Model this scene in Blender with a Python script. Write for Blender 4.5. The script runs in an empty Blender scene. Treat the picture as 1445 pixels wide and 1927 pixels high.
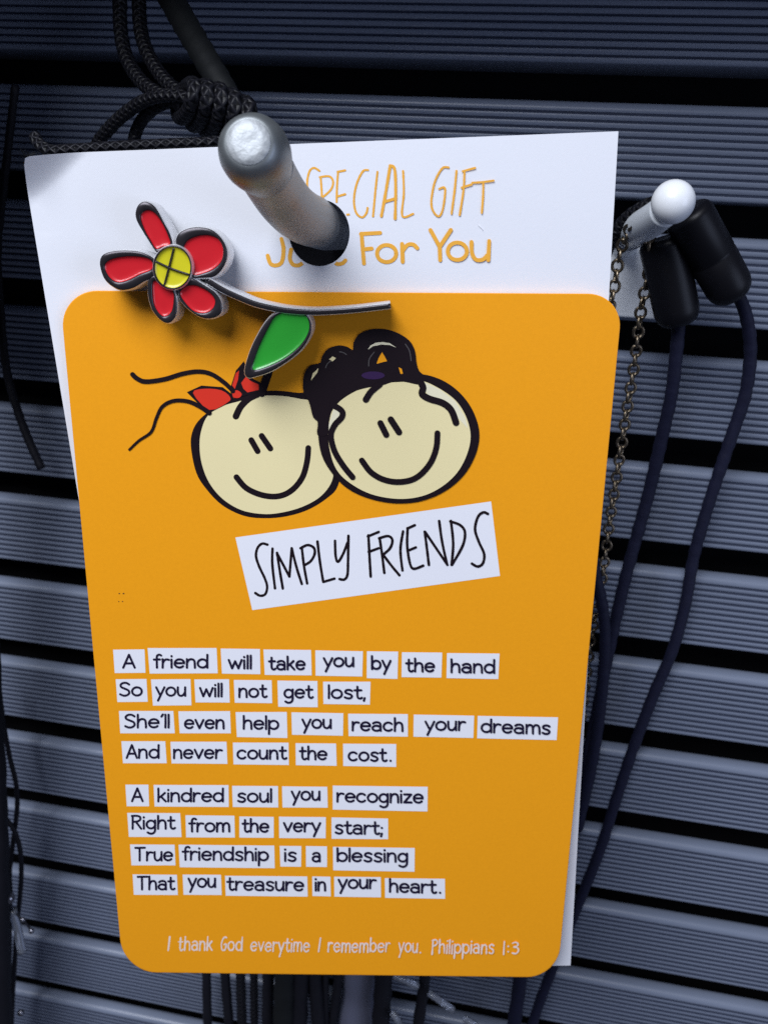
import bpy, bmesh, math, random
from mathutils import Vector, Matrix
from mathutils.geometry import tessellate_polygon, delaunay_2d_cdt
random.seed(7)
SC = bpy.context.scene
COL = SC.collection
MM = 0.001

# ------------------------------------------------------------------ camera, world, lamps, exposure
# the photograph's camera: 1600 px focal length on a 1445 x 1927 frame; wall plane is y = 0, x runs along the slats, z is up
FPX, CX, CY = 1600.0, 722.5, 963.5
WALL_D = 0.136
RW = ((0.98242161, -0.05277199, 0.17906115), (0.10604386, 0.94717988, -0.30266314), (-0.15363098, 0.31633115, 0.93612613))
CAM = Vector((0, -WALL_D, 0))
def cam2world(v):
    return Vector((RW[0][0]*v[0]+RW[1][0]*v[1]+RW[2][0]*v[2],
                   RW[0][2]*v[0]+RW[1][2]*v[1]+RW[2][2]*v[2],
                   -(RW[0][1]*v[0]+RW[1][1]*v[1]+RW[2][1]*v[2])))
cam_data = bpy.data.cameras.new('camera')
cam = bpy.data.objects.new('camera', cam_data); COL.objects.link(cam)
r_, u_, b_ = cam2world((1,0,0)), cam2world((0,-1,0)), cam2world((0,0,-1))
cam.matrix_world = Matrix(((r_.x,u_.x,b_.x,CAM.x),(r_.y,u_.y,b_.y,CAM.y),(r_.z,u_.z,b_.z,CAM.z),(0,0,0,1)))
cam_data.sensor_fit = 'VERTICAL'; cam_data.sensor_height = 24.0; cam_data.sensor_width = 24.0
cam_data.lens = 24.0*FPX/1927.0
cam_data.clip_start = 0.002; cam_data.clip_end = 20
cam_data.dof.use_dof = True
cam_data.dof.focus_distance = 0.0935
cam_data.dof.aperture_fstop = 36.0
SC.camera = cam

W = bpy.data.worlds.new('World'); SC.world = W; W.use_nodes = True
bg = W.node_tree.nodes['Background']
bg.inputs['Color'].default_value = (0.62, 0.70, 1.0, 1); bg.inputs['Strength'].default_value = 0.085

def area_light(name, loc, target, size, power, color, sizey=None):
    d = bpy.data.lights.new(name, 'AREA'); d.energy = power; d.color = color
    d.shape = 'RECTANGLE'; d.size = size; d.size_y = sizey or size
    o = bpy.data.objects.new(name, d); COL.objects.link(o); o.location = loc
    o.rotation_euler = (Vector(target)-Vector(loc)).to_track_quat('-Z', 'Y').to_euler()
    return o
TGT = Vector((-0.005, -0.04, -0.02))
area_light('window_light', TGT + Vector((-0.13, -0.34, 0.385)), TGT + Vector((0, 0, 0.02)), 0.33, 4.3, (0.87, 0.91, 1.0))
area_light('side_light', TGT + Vector((0.75, -0.42, 0.02)), TGT + Vector((0.04,0.04,-0.02)), 0.45, 2.0, (0.62, 0.72, 1.0))

SC.view_settings.view_transform = 'Standard'; SC.view_settings.look = 'None'
SC.view_settings.exposure = 0; SC.view_settings.gamma = 1; SC.view_settings.use_curve_mapping = False
SC.render.engine = 'CYCLES'
SC.cycles.use_denoising = False
SC.cycles.max_bounces = 10; SC.cycles.caustics_refractive = False; SC.cycles.caustics_reflective = False; SC.cycles.sample_clamp_indirect = 4.0

# ------------------------------------------------------------------ planes and projection
class Plane:
    """a real plane of the scene; at() gives the point of it seen at a photo pixel, h metres in front of it"""
    def __init__(s, n, d):           # camera-space normal (pointing away), distance
        s.n = Vector(n); s.d = d; s.wn = -cam2world(n)
    def at(s, x, y, h=0.0):
        r = Vector(((x-CX)/FPX, (y-CY)/FPX, 1.0))
        return CAM + cam2world(r*((s.d-h)/s.n.dot(r)))
def rotm(a, b, c):
    ca,sa,cb,sb,cc,sc = math.cos(a),math.sin(a),math.cos(b),math.sin(b),math.cos(c),math.sin(c)
    Rx = Matrix(((1,0,0),(0,ca,-sa),(0,sa,ca))); Ry = Matrix(((cb,0,sb),(0,1,0),(-sb,0,cb))); Rz = Matrix(((cc,-sc,0),(sc,cc,0),(0,0,1)))
    return Rz @ Ry @ Rx
PW = Plane((RW[0][2], RW[1][2], RW[2][2]), WALL_D)
_ry = rotm(0.2993, -0.0049, 0.0133).col[2]; _rw = rotm(0.3233, 0.0080, -0.0287).col[2]
PY = Plane(_ry, _ry.dot(Vector((-0.5761,-0.3978,1.5094)))*0.060)
PC = Plane(_rw, _rw.dot(Vector((-0.6097,-0.6024,1.4344)))*0.0606)

def Z(ox, oy, s):
    """points read off an enlarged crop of the photo -> photo pixels"""
    return lambda pts: [(ox+p[0]/s, oy+p[1]/s) for p in pts]

# ------------------------------------------------------------------ materials
def principled(name, color, rough=0.5, metal=0.0, **kw):
    m = bpy.data.materials.new(name); m.use_nodes = True
    b = m.node_tree.nodes['Principled BSDF']
    b.inputs['Base Color'].default_value = (*color, 1); b.inputs['Roughness'].default_value = rough; b.inputs['Metallic'].default_value = metal
    for k, v in kw.items(): b.inputs[k].default_value = v
    return m
def vary(m, scale, amount=0.15, bump=0.0, bscale=None, dist=0.0001, detail=4, rough_amt=0.0, stretch=None):
    """break up a plain colour with noise, and add a fine bump"""
    nt = m.node_tree; N, L = nt.nodes, nt.links
    b = N['Principled BSDF']; col = tuple(b.inputs['Base Color'].default_value)
    tc = N.new('ShaderNodeTexCoord'); src = tc.outputs['Object']
    if stretch:
        mp = N.new('ShaderNodeMapping'); mp.inputs['Scale'].default_value = stretch; L.new(src, mp.inputs['Vector']); src = mp.outputs['Vector']
    n = N.new('ShaderNodeTexNoise'); n.inputs['Scale'].default_value = scale; n.inputs['Detail'].default_value = detail
    L.new(src, n.inputs['Vector'])
    if amount:
        cr = N.new('ShaderNodeMapRange'); cr.inputs['To Min'].default_value = 1-amount; cr.inputs['To Max'].default_value = 1+amount
        L.new(n.outputs['Fac'], cr.inputs['Value'])
        mx = N.new('ShaderNodeVectorMath'); mx.operation = 'SCALE'; mx.inputs[0].default_value = col[:3]
        L.new(cr.outputs['Result'], mx.inputs['Scale']); L.new(mx.outputs['Vector'], b.inputs['Base Color'])
    if rough_amt:
        rr = N.new('ShaderNodeMapRange'); r0 = b.inputs['Roughness'].default_value
        rr.inputs['To Min'].default_value = max(0, r0-rough_amt); rr.inputs['To Max'].default_value = r0+rough_amt
        L.new(n.outputs['Fac'], rr.inputs['Value']); L.new(rr.outputs['Result'], b.inputs['Roughness'])
    if bump:
        n2 = N.new('ShaderNodeTexNoise'); n2.inputs['Scale'].default_value = bscale or scale*4; n2.inputs['Detail'].default_value = 3
        L.new(src, n2.inputs['Vector'])
        bp = N.new('ShaderNodeBump'); bp.inputs['Strength'].default_value = bump; bp.inputs['Distance'].default_value = dist
        L.new(n2.outputs['Fac'], bp.inputs['Height']); L.new(bp.outputs['Normal'], b.inputs['Normal'])
    return m
def braid(name, color, hi, rough=0.55):
    """braided cord: two crossing wave patterns over the tube's own u (round) and v (along) coordinates"""
    m = principled(name, color, rough, 0.0, **{'Specular IOR Level': 0.22}); nt = m.node_tree; N, L = nt.nodes, nt.links; b = N['Principled BSDF']
    uv = N.new('ShaderNodeUVMap'); sep = N.new('ShaderNodeSeparateXYZ'); L.new(uv.outputs['UV'], sep.inputs[0])
    def math_(op, a, c):
        n = N.new('ShaderNodeMath'); n.operation = op
        for i, v in enumerate((a, c)):
            if v is None: continue
            if isinstance(v, (int, float)): n.inputs[i].default_value = v
            else: L.new(v, n.inputs[i])
        return n.outputs[0]
    s1 = math_('SINE', math_('ADD', math_('MULTIPLY', sep.outputs[0], 4*2*math.pi), math_('MULTIPLY', sep.outputs[1], 6.0)), None)
    s2 = math_('SINE', math_('SUBTRACT', math_('MULTIPLY', sep.outputs[0], 4*2*math.pi), math_('MULTIPLY', sep.outputs[1], 6.0)), None)
    h = math_('MAXIMUM', s1, s2)
    bp = N.new('ShaderNodeBump'); bp.inputs['Strength'].default_value = 1.0; bp.inputs['Distance'].default_value = 0.00012
    L.new(h, bp.inputs['Height']); L.new(bp.outputs['Normal'], b.inputs['Normal'])
    mr = N.new('ShaderNodeMapRange'); mr.inputs['From Min'].default_value = -0.6; mr.inputs['From Max'].default_value = 1
    L.new(h, mr.inputs['Value'])
    mx = N.new('ShaderNodeMix'); mx.data_type = 'RGBA'; mx.inputs['A'].default_value = (*color, 1); mx.inputs['B'].default_value = (*hi, 1)
    L.new(mr.outputs['Result'], mx.inputs['Factor']); L.new(mx.outputs['Result'], b.inputs['Base Color'])
    return m

M = {}
M['slat'] = vary(principled('grey ribbed plastic', (0.175, 0.203, 0.272), 0.32), 70, 0.22, 0.15, 900, 0.00005, stretch=(0.3, 1, 1), rough_amt=0.10)
M['groove'] = vary(principled('groove shade', (0.014, 0.022, 0.050), 0.7), 300, 0.2)  # shade between the ribs, painted in as a dark colour
M['gap'] = principled('black backing', (0.003, 0.003, 0.004), 0.8, **{'Specular IOR Level': 0.1})
M['blocker'] = vary(principled('dark shelf', (0.03, 0.032, 0.04), 0.5), 40, 0.2)
M['paper'] = vary(principled('white card stock', (0.80, 0.81, 0.85), 0.6), 70, 0.025, 0.18, 2600, 0.00003)
M['paper_back'] = M['paper']
M['yellow'] = vary(principled('orange coated card', (0.90, 0.355, 0.008), 0.42, **{'Specular IOR Level': 0.3}), 2600, 0.05, 0.15, 3000, 0.00003)
M['ink'] = principled('black ink', (0.008, 0.003, 0.006), 0.5, **{'Specular IOR Level': 0.25})
M['ink_navy'] = principled('navy ink', (0.012, 0.008, 0.030), 0.5, **{'Specular IOR Level': 0.25})
M['orange_ink'] = vary(principled('orange ink', (0.88, 0.43, 0.045), 0.5), 400, 0.12)
M['label'] = principled('white print', (0.84, 0.84, 0.88), 0.5)
M['verse'] = vary(principled('pale pink print', (0.86, 0.70, 0.60), 0.5), 900, 0.15)
M['skin'] = vary(principled('cream print', (0.84, 0.73, 0.40), 0.45, **{'Specular IOR Level': 0.3}), 80, 0.03)
M['skin_pale'] = principled('pale print', (0.84, 0.78, 0.55), 0.45)
M['red_ink'] = principled('red print', (0.72, 0.030, 0.012), 0.45)
M['curl_grey'] = principled('grey print', (0.09, 0.08, 0.08), 0.5)
M['purple_ink'] = principled('purple print', (0.03, 0.008, 0.06), 0.45)
M['fleck'] = principled('brown fleck', (0.12, 0.05, 0.01), 0.6)
M['zinc'] = vary(principled('galvanised steel', (0.33, 0.33, 0.32), 0.50, 0.75), 500, 0.18, 0.18, 1400, 0.00006, rough_amt=0.10)
M['zinc_dark'] = vary(principled('dulled zinc', (0.25, 0.27, 0.275), 0.46, 0.75), 500, 0.2, 0.2, 1400, 0.00006, rough_amt=0.08)
M['zinc_end'] = vary(principled('sawn zinc end', (0.40, 0.42, 0.43), 0.58, 0.6), 1100, 0.45, 0.9, 1300, 0.00012, rough_amt=0.15)
M['silver'] = vary(principled('cast silver metal', (0.86, 0.86, 0.87), 0.55, 0.9), 300, 0.1, 0.2, 900, 0.00004)
M['gunmetal'] = vary(principled('dark nickel rim', (0.045, 0.04, 0.045), 0.26, 0.6), 300, 0.2, 0.15, 900, 0.00004)
M['red'] = vary(principled('red enamel', (0.60, 0.012, 0.02), 0.30, 0.0, **{'Coat Weight': 0.25, 'Coat Roughness': 0.15}), 250, 0.06)
M['green'] = vary(principled('green enamel', (0.025, 0.34, 0.03), 0.30, 0.0, **{'Coat Weight': 0.25, 'Coat Roughness': 0.15}), 250, 0.06)
M['lemon'] = vary(principled('yellow enamel', (0.66, 0.60, 0.015), 0.30, 0.0, **{'Coat Weight': 0.25, 'Coat Roughness': 0.15}), 250, 0.06)
M['white_plastic'] = principled('white plastic', (0.84, 0.86, 0.88), 0.26, 0.0)
M['milky'] = principled('milky plastic', (0.78, 0.82, 0.86), 0.30, 0.0, **{'Transmission Weight': 0.12})
M['black_plastic'] = vary(principled('black plastic', (0.004, 0.004, 0.006), 0.42, **{'Specular IOR Level': 0.22}), 200, 0.1, 0.1, 1200, 0.00003)
M['cord'] = vary(principled('black waxed cord', (0.006, 0.006, 0.010), 0.6, **{'Specular IOR Level': 0.25}), 700, 0.3, 0.6, 1800, 0.00008)
M['navy_cord'] = vary(principled('navy black cord', (0.007, 0.008, 0.025), 0.65, **{'Specular IOR Level': 0.25}), 700, 0.3, 0.7, 1800, 0.00008)
M['braid'] = braid('braided black cord', (0.003, 0.003, 0.004), (0.009, 0.009, 0.013), 0.46)
M['strap'] = vary(principled('black leather strap', (0.006, 0.007, 0.008), 0.65, **{'Specular IOR Level': 0.25}), 400, 0.2, 0.4, 1500, 0.00006)
M['bronze'] = vary(principled('aged bronze', (0.22, 0.175, 0.12), 0.36, 1.0), 500, 0.3, 0.3, 1200, 0.00004)
M['clear'] = principled('clear plastic', (0.85, 0.9, 1.0), 0.12, 0.0, **{'Transmission Weight': 0.85, 'IOR': 1.4})
M['frosted'] = principled('frosted plastic', (0.17, 0.18, 0.26), 0.40, 0.0, **{'Transmission Weight': 0.35, 'IOR': 1.35})
M['bead'] = principled('dark glass bead', (0.22, 0.22, 0.25), 0.10, 0.9)

# ------------------------------------------------------------------ object helpers
def tag(o, label=None, cat=None, group=None, kind=None):
    if label: o['label'] = label
    if cat: o['category'] = cat
    if group: o['group'] = group
    if kind: o['kind'] = kind
    return o
def empty(name, loc):
    o = bpy.data.objects.new(name, None); COL.objects.link(o); o.location = loc; o.empty_display_size = 0.005
    return o
def world_loc(o):
    v = Vector(o.location)
    while o.parent: o = o.parent; v += Vector(o.location)
    return v
class MB:
    """collects world-space geometry; build() links it as ONE mesh object, stored relative to its own origin"""
    def __init__(s): s.v, s.f, s.m, s.uv = [], [], [], []
    def add(s, verts, faces, mi=0, uvs=None):
        k = len(s.v); s.v += [Vector(p) for p in verts]
        for i, f in enumerate(faces):
            s.f.append([k+j for j in f]); s.m.append(mi); s.uv.append(uvs[i] if uvs else None)
    def build(s, name, mats, parent=None, smooth=True, origin=None):
        me = bpy.data.meshes.new(name); mats = mats if isinstance(mats, (list, tuple)) else [mats]
        if origin is None: origin = world_loc(parent) if parent else (sum(s.v, Vector())/len(s.v))
        base = world_loc(parent) if parent else Vector((0,0,0))
        me.from_pydata([tuple(p-origin) for p in s.v], [], s.f)
        for mt in mats: me.materials.append(mt)
        me.polygons.foreach_set('material_index', s.m)
        me.polygons.foreach_set('use_smooth', [smooth]*len(s.f))
        if any(u is not None for u in s.uv):
            ul = me.uv_layers.new(name='UVMap')
            for p, u in zip(me.polygons, s.uv):
                if u:
                    for li, c in zip(p.loop_indices, u): ul.data[li].uv = c
        me.update()
        o = bpy.data.objects.new(name, me); COL.objects.link(o)
        if parent: o.parent = parent
        o.location = origin-base
        return o
def catmull(pts, n=8, closed=False):
    P = [Vector(p) for p in pts]; out = []; L = len(P)
    if L < 3 and not closed: return P if L < 2 else [P[0].lerp(P[1], i/n) for i in range(n+1)]
    for i in range(L if closed else L-1):
        g = (lambda k: P[k % L]) if closed else (lambda k: P[min(max(k, 0), L-1)])
        p0, p1, p2, p3 = g(i-1), g(i), g(i+1), g(i+2)
        for j in range(n):
            t = j/n; t2 = t*t; t3 = t2*t
            out.append(0.5*((2*p1)+(-p0+p2)*t+(2*p0-5*p1+4*p2-p3)*t2+(-p0+3*p1-3*p2+p3)*t3))
    if not closed: out.append(P[-1])
    return out
def tube(mb, path, rad, n=10, mi=0, caps=True, flat=1.0):
    """round tube along world points; rad one number or one per point; uv: u round, v along in millimetres"""
    P = [Vector(p) for p in path]; m = len(P)
    R = rad if isinstance(rad, (list, tuple)) else [rad]*m
    T = [(P[min(i+1, m-1)]-P[max(i-1, 0)]).normalized() for i in range(m)]
    nrm = T[0].cross(Vector((0.3, 1, 0.2)));  nrm.normalize()
    V = []; Ls = [0.0]
    for i in range(m):
        if i:
            nrm = (nrm - T[i]*nrm.dot(T[i])).normalized(); Ls.append(Ls[-1]+(P[i]-P[i-1]).length)
        bn = T[i].cross(nrm)
        for k in range(n):
            a = 2*math.pi*k/n; V.append(P[i]+(nrm*math.cos(a)+bn*math.sin(a)*flat)*R[i])
    F = []; U = []
    for i in range(m-1):
        for k in range(n):
            a, b = i*n+k, i*n+(k+1) % n
            F.append((a, b, b+n, a+n)); v0, v1 = Ls[i]*1000, Ls[i+1]*1000
            U.append(((k/n, v0), ((k+1)/n, v0), ((k+1)/n, v1), (k/n, v1)))
    if caps:
        F.append(tuple(range(n-1, -1, -1))); F.append(tuple((m-1)*n+k for k in range(n))); U += [[(0,0)]*n]*2
    mb.add(V, F, mi, U)
def rev(mb, axis0, axis, prof, n=24, mi=0):
    """surface of revolution: prof = [(distance along axis, radius)]"""
    ax = Vector(axis).normalized(); t = ax.cross(Vector((0.2, 0.3, 1))).normalized(); b = ax.cross(t)
    V = []
    for d, r in prof:
        for k in range(n):
            a = 2*math.pi*k/n; V.append(Vector(axis0)+ax*d+(t*math.cos(a)+b*math.sin(a))*max(r, 1e-6))
    F = [(i*n+k, i*n+(k+1) % n, (i+1)*n+(k+1) % n, (i+1)*n+k) for i in range(len(prof)-1) for k in range(n)]
    F.append(tuple(range(n-1, -1, -1))); F.append(tuple((len(prof)-1)*n+k for k in range(n)))
    mb.add(V, F, mi)
def box(mb, x0, x1, y0, y1, z0, z1, mi=0):
    v = [(x, y, z) for x in (x0, x1) for y in (y0, y1) for z in (z0, z1)]
    mb.add(v, [(0,1,3,2), (4,6,7,5), (0,4,5,1), (2,3,7,6), (0,2,6,4), (1,5,7,3)], mi)

# printed marks: flat shapes on a card's plane, each a few thousandths of a millimetre above the last
class Print:
    def __init__(s, plane, base=0.000014, skip=None): s.p, s.h, s.mb, s.mats, s.skip = plane, base, MB(), [], skip
    def mi(s, m):
        if m not in s.mats: s.mats.append(m)
        return s.mats.index(m)
    def up(s, d=0.000004): s.h += d
    def fill(s, pts, m, smooth=0):
        if smooth: pts = [tuple(q) for q in catmull(pts, smooth, True)]
        tri = tessellate_polygon([[Vector((q[0], q[1], 0)) for q in pts]])
        s.mb.add([s.p.at(q[0], q[1], s.h) for q in pts], [tuple(t) for t in tri], s.mi(m)); s.up()
    def stroke(s, pts, w, m, smooth=6, w1=None, closed=False, jit=0.0):
        P = [Vector((q[0], q[1])) for q in pts]
        if smooth and len(P) > 2: P = catmull(P, smooth, closed)
        if closed: P = P+[P[0]]
        k = len(P)
        W = [(w+(w1-w)*i/(k-1) if w1 is not None else w)*0.5*(1+random.uniform(-jit, jit)) for i in range(k)]
        L, R = [], []
        for i in range(k):
            t = (P[min(i+1, k-1)]-P[max(i-1, 0)])
            if closed and i in (0, k-1): t = P[1]-P[k-2]
            if t.length < 1e-9: t = Vector((1, 0))
            t.normalize(); nn = Vector((-t.y, t.x)); L.append(P[i]+nn*W[i]); R.append(P[i]-nn*W[i])
        V = L+R; F = [(i, i+1, k+i+1, k+i) for i in range(k-1) if not (s.skip and s.skip((P[i]+P[i+1])/2))]
        s.mb.add([s.p.at(v.x, v.y, s.h) for v in V], F, s.mi(m))
        if not closed:
            for e, q in ((0, 1), (k-1, k-2)):
                if s.skip and s.skip(P[e]): continue
                t = (P[e]-P[q]).normalized(); a0 = math.atan2(t.y, t.x)
                C = [P[e]]+[P[e]+Vector((math.cos(a0+a), math.sin(a0+a)))*W[e] for a in [(-0.5+j/8)*math.pi for j in range(9)]]
                s.mb.add([s.p.at(v.x, v.y, s.h+(0.0000006 if e else 0.0000012)) for v in C], [(0, j, j+1) for j in range(1, 9)], s.mi(m))
        s.up(0.0000020)
    def build(s, name, parent, label=None):
        return tag(s.mb.build(name, [M[x] for x in s.mats], parent, smooth=False), label)

# ------------------------------------------------------------------ lettering: a rounded single-stroke hand
def ell(cx, cy, rx, ry, a0, a1, n=16):
    return [(cx+rx*math.cos(math.radians(a0+(a1-a0)*i/n)), cy+ry*math.sin(math.radians(a0+(a1-a0)*i/n))) for i in range(n+1)]
G = {
 'a': (1.0, [[(.10,.86),(.30,.98),(.58,1),(.80,.90),(.88,.66),(.88,.3),(.90,0)], ell(.46,.30,.42,.30,40,320)+[(.88,.22)], [(.78,.5),(.5,.58)]]),
 'b': (1.06, [[(.06,1.6),(.07,.8),(.07,0)], ell(.55,.5,.47,.48,0,360)]),
 'c': (.98, [ell(.52,.5,.48,.48,42,318)]),
 'd': (1.06, [[(1.0,1.6),(.99,.8),(1.0,0)], ell(.51,.5,.47,.48,0,360)]),
 'e': (1.04, [[(.06,.52),(1.0,.54)]+ell(.53,.5,.48,.48,8,318)]),
 'f': (.66, [[(.74,1.50),(.62,1.60),(.44,1.58),(.32,1.40),(.30,1.0),(.32,0)], [(.02,.95),(.62,.97)]]),
 'g': (1.0, [ell(.48,.5,.44,.46,20,380), [(.92,.98),(.92,.4),(.90,-.25),(.72,-.52),(.42,-.58),(.14,-.44)]]),
 'h': (.94, [[(.06,1.6),(.07,.8),(.06,0)], [(.07,.55),(.22,.88),(.50,1),(.76,.88),(.84,.55),(.86,0)]]),
 'i': (.16, [[(.06,.95),(.07,0)], [(.06,1.38),(.065,1.42)]]),
 'k': (.86, [[(.06,1.6),(.07,.8),(.06,0)], [(.74,1.0),(.40,.66),(.10,.42)], [(.34,.60),(.58,.28),(.84,0)]]),
 'l': (.14, [[(.06,1.6),(.07,.8),(.06,0)]]),
 'm': (1.44, [[(.06,1.0),(.07,.5),(.06,0)], [(.07,.6),(.20,.90),(.42,1),(.62,.90),(.70,.6),(.71,0)], [(.71,.6),(.84,.90),(1.06,1),(1.28,.90),(1.36,.6),(1.38,0)]]),
 'n': (.94, [[(.06,1.0),(.07,.5),(.06,0)], [(.07,.55),(.22,.88),(.50,1),(.76,.88),(.84,.55),(.86,0)]]),
 'o': (1.06, [ell(.53,.5,.49,.48,0,360)]),
 'p': (1.06, [[(.06,1.0),(.07,.2),(.06,-.58)], ell(.55,.5,.47,.48,0,360)]),
 'r': (.72, [[(.06,1.0),(.07,.5),(.06,0)], [(.07,.5),(.20,.82),(.42,.97),(.70,.92)]]),
 's': (.86, [[(.78,.88),(.52,1.0),(.22,.94),(.12,.74),(.30,.58),(.62,.46),(.78,.26),(.64,.04),(.36,0),(.08,.12)]]),
 't': (.72, [[(.28,1.45),(.28,.8),(.28,.30),(.38,.05),(.58,0),(.72,.10)], [(.0,.95),(.66,.97)]]),
 'u': (.94, [[(.06,1.0),(.06,.5),(.14,.14),(.38,0),(.64,.10),(.82,.40)], [(.86,1.0),(.85,.5),(.87,0)]]),
 'v': (.92, [[(.02,1.0),(.45,.02)], [(.45,.02),(.90,1.0)]]),
 'w': (1.30, [[(.02,1.0),(.34,.02)], [(.34,.02),(.64,.85)], [(.64,.85),(.96,.02)], [(.96,.02),(1.28,1.0)]]),
 'y': (.92, [[(.02,1.0),(.46,.06)], [(.92,1.0),(.56,.2),(.22,-.56)]]),
 'z': (.86, [[(.06,.96),(.80,.96)], [(.80,.96),(.06,.03)], [(.06,.03),(.84,.03)]]),
 'A': (1.10, [[(.02,0),(.56,1.6)], [(.56,1.6),(1.10,0)], [(.22,.50),(.92,.50)]]),
 'S': (1.10, [[(1.0,1.36),(.72,1.58),(.36,1.55),(.14,1.30),(.22,1.0),(.56,.82),(.92,.62),(1.02,.32),(.80,.06),(.44,0),(.10,.16)]]),
 'R': (1.02, [[(.08,1.6),(.09,.8),(.08,0)], [(.0,1.58),(.50,1.60),(.86,1.44),(.86,1.06),(.56,.86),(.10,.80)], [(.42,.82),(.98,0)]]),
 'T': (1.12, [[(.0,1.56),(1.10,1.58)], [(.48,1.56),(.50,.8),(.50,0)]]),
 'G': (.95, [[(.86,1.50),(.60,1.60),(.24,1.30),(.06,.70),(.20,.14),(.50,0),(.80,.22),(.86,.70),(.50,.66)]]),
 'P': (.90, [[(.10,1.6),(.10,.8),(.08,-.1)], [(.0,1.5),(.45,1.62),(.80,1.40),(.72,1.02),(.10,.78)]]),
 'I': (.20, [[(.14,1.6),(.06,0)]]), '1': (.20, [[(.10,1.5),(.08,0)]]),
 '3': (.70, [[(.06,1.22),(.36,1.36),(.60,1.15),(.50,.86),(.22,.78)], [(.22,.78),(.58,.66),(.66,.32),(.42,.04),(.06,.10)]]),
 ',': (.16, [[(.10,.06),(.02,-.26)]]), '.': (.34, [[(.26,.04),(.265,.06)]]), ':': (.16, [[(.06,.22),(.065,.24)], [(.06,.86),(.065,.88)]]),
 ';': (.16, [[(.10,.06),(.02,-.26)], [(.10,.72),(.105,.74)]]), "'": (.22, [[(.20,1.62),(.06,1.34)]]),
}
def write(pr, text, x0, x1, y0, y1, xh, w, m, gap=.24, slant=0.0, jit=0.0, wob=0.0, asc=0.86):
    """set a word between two ends of its baseline (photo pixels)"""
    tot = sum(G[c][0] for c in text)+gap*(len(text)-1)
    sx = (x1-x0-w)/tot; x = 0.0
    for c in text:
        dy = random.uniform(-wob, wob); dr = random.uniform(-wob, wob)*0.02
        for st in G[c][1]:
            pts = []
            for (gx, gy) in st:
                px = x0+w/2+(x+gx)*sx+slant*gy*xh+dr*gy*xh; by = y0+(y1-y0)*(x+gx)/max(tot, .01)
                pts.append((px, by-(gy if gy < 1 else 1+(gy-1)*asc)*xh-w*0.5+dy))
            pr.stroke(pts, w, m, 3, jit=jit)
        x += G[c][0]+gap
    return pr

# ================================================================== the slatted wall
OFF = -1.3468; PITCH = WALL_D/7.8246
wall = tag(empty('display_wall', (0, 0, -0.10)), 'ribbed grey slat display wall with dark gaps behind the cards', 'wall')
def slat_profile():
    """(depth behind the front, drop below the slat line above), in pitches, from the back of the top round to the bottom"""
    pts = [(0.34, 0.75), (0.20, 0.36), (0.165, 0.29), (0.14, 0.272), (0.10, 0.268), (0.05, 0.275), (0.02, 0.292), (0.004, 0.315), (0.0, 0.335)]
    y = 0.345; ribs = 11; step = (0.985-y)/ribs; groove = set()
    for i in range(ribs):
        a = y+i*step
        k0 = len(pts)-1
        pts += [(0.0010, a+0.06*step), (0.0050, a+0.14*step), (0.0085, a+0.24*step), (0.0085, a+0.33*step), (0.0040, a+0.41*step), (-0.0004, a+0.50*step), (-0.0024, a+0.66*step), (-0.0022, a+0.84*step)]
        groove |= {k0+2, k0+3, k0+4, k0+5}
    pts += [(0.0, 0.990), (0.02, 1.0), (0.55, 1.0)]
    return pts, groove
mb = MB(); (prof, groove) = slat_profile(); X0, X1 = -0.26, 0.20
for k in range(-3, 16):
    V = []
    jit = [random.uniform(-0.014, 0.014) for _ in range(2)]; sag = random.uniform(-0.008, 0.008)
    for x, dj in zip((X0, X1), jit):
        for d, yy in prof: V.append((x, (d+dj+sag*yy)*PITCH, -(OFF+k-1+yy)*PITCH))
    n = len(prof)
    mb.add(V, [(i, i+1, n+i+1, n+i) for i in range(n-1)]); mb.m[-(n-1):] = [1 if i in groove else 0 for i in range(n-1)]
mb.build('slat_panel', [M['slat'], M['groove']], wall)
mb = MB(); box(mb, X0, X1, 0.0085, 0.012, -(OFF+15.5)*PITCH, -(OFF-4.5)*PITCH)
mb.build('backing_panel', M['gap'], wall, smooth=False)

# added unseen shelf ledge above the picture: shades the top of the wall
sh = MB(); 
sh.add([(x, y, z) for z in (0.047, 0.053) for (x, y) in ((X0, 0.012), (X1, 0.012), (X1, -0.024), (0.05, -0.038), (-0.06, -0.055), (X0, -0.062))],
       [(0,1,2,3,4,5), (11,10,9,8,7,6)]+[(i, 6+i, 6+(i+1) % 6, (i+1) % 6) for i in range(6)])
tag(sh.build('shade_blocker', M['blocker'], smooth=False), 'dark shelf ledge added out of view to shade the top of the slat wall', 'shade')

# card added beyond the left of the frame to shade the wall
xe = min(PW.at(-25, y, 0.0285).x for y in (-40, 400, 900)); nb = MB(); box(nb, xe-0.06, xe, -0.0285, -0.0280, -0.010, 0.040)
tag(nb.build('shade_card', M['blocker'], smooth=False), 'dark card added out of view beyond the left edge to shade the wall', 'card')

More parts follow.
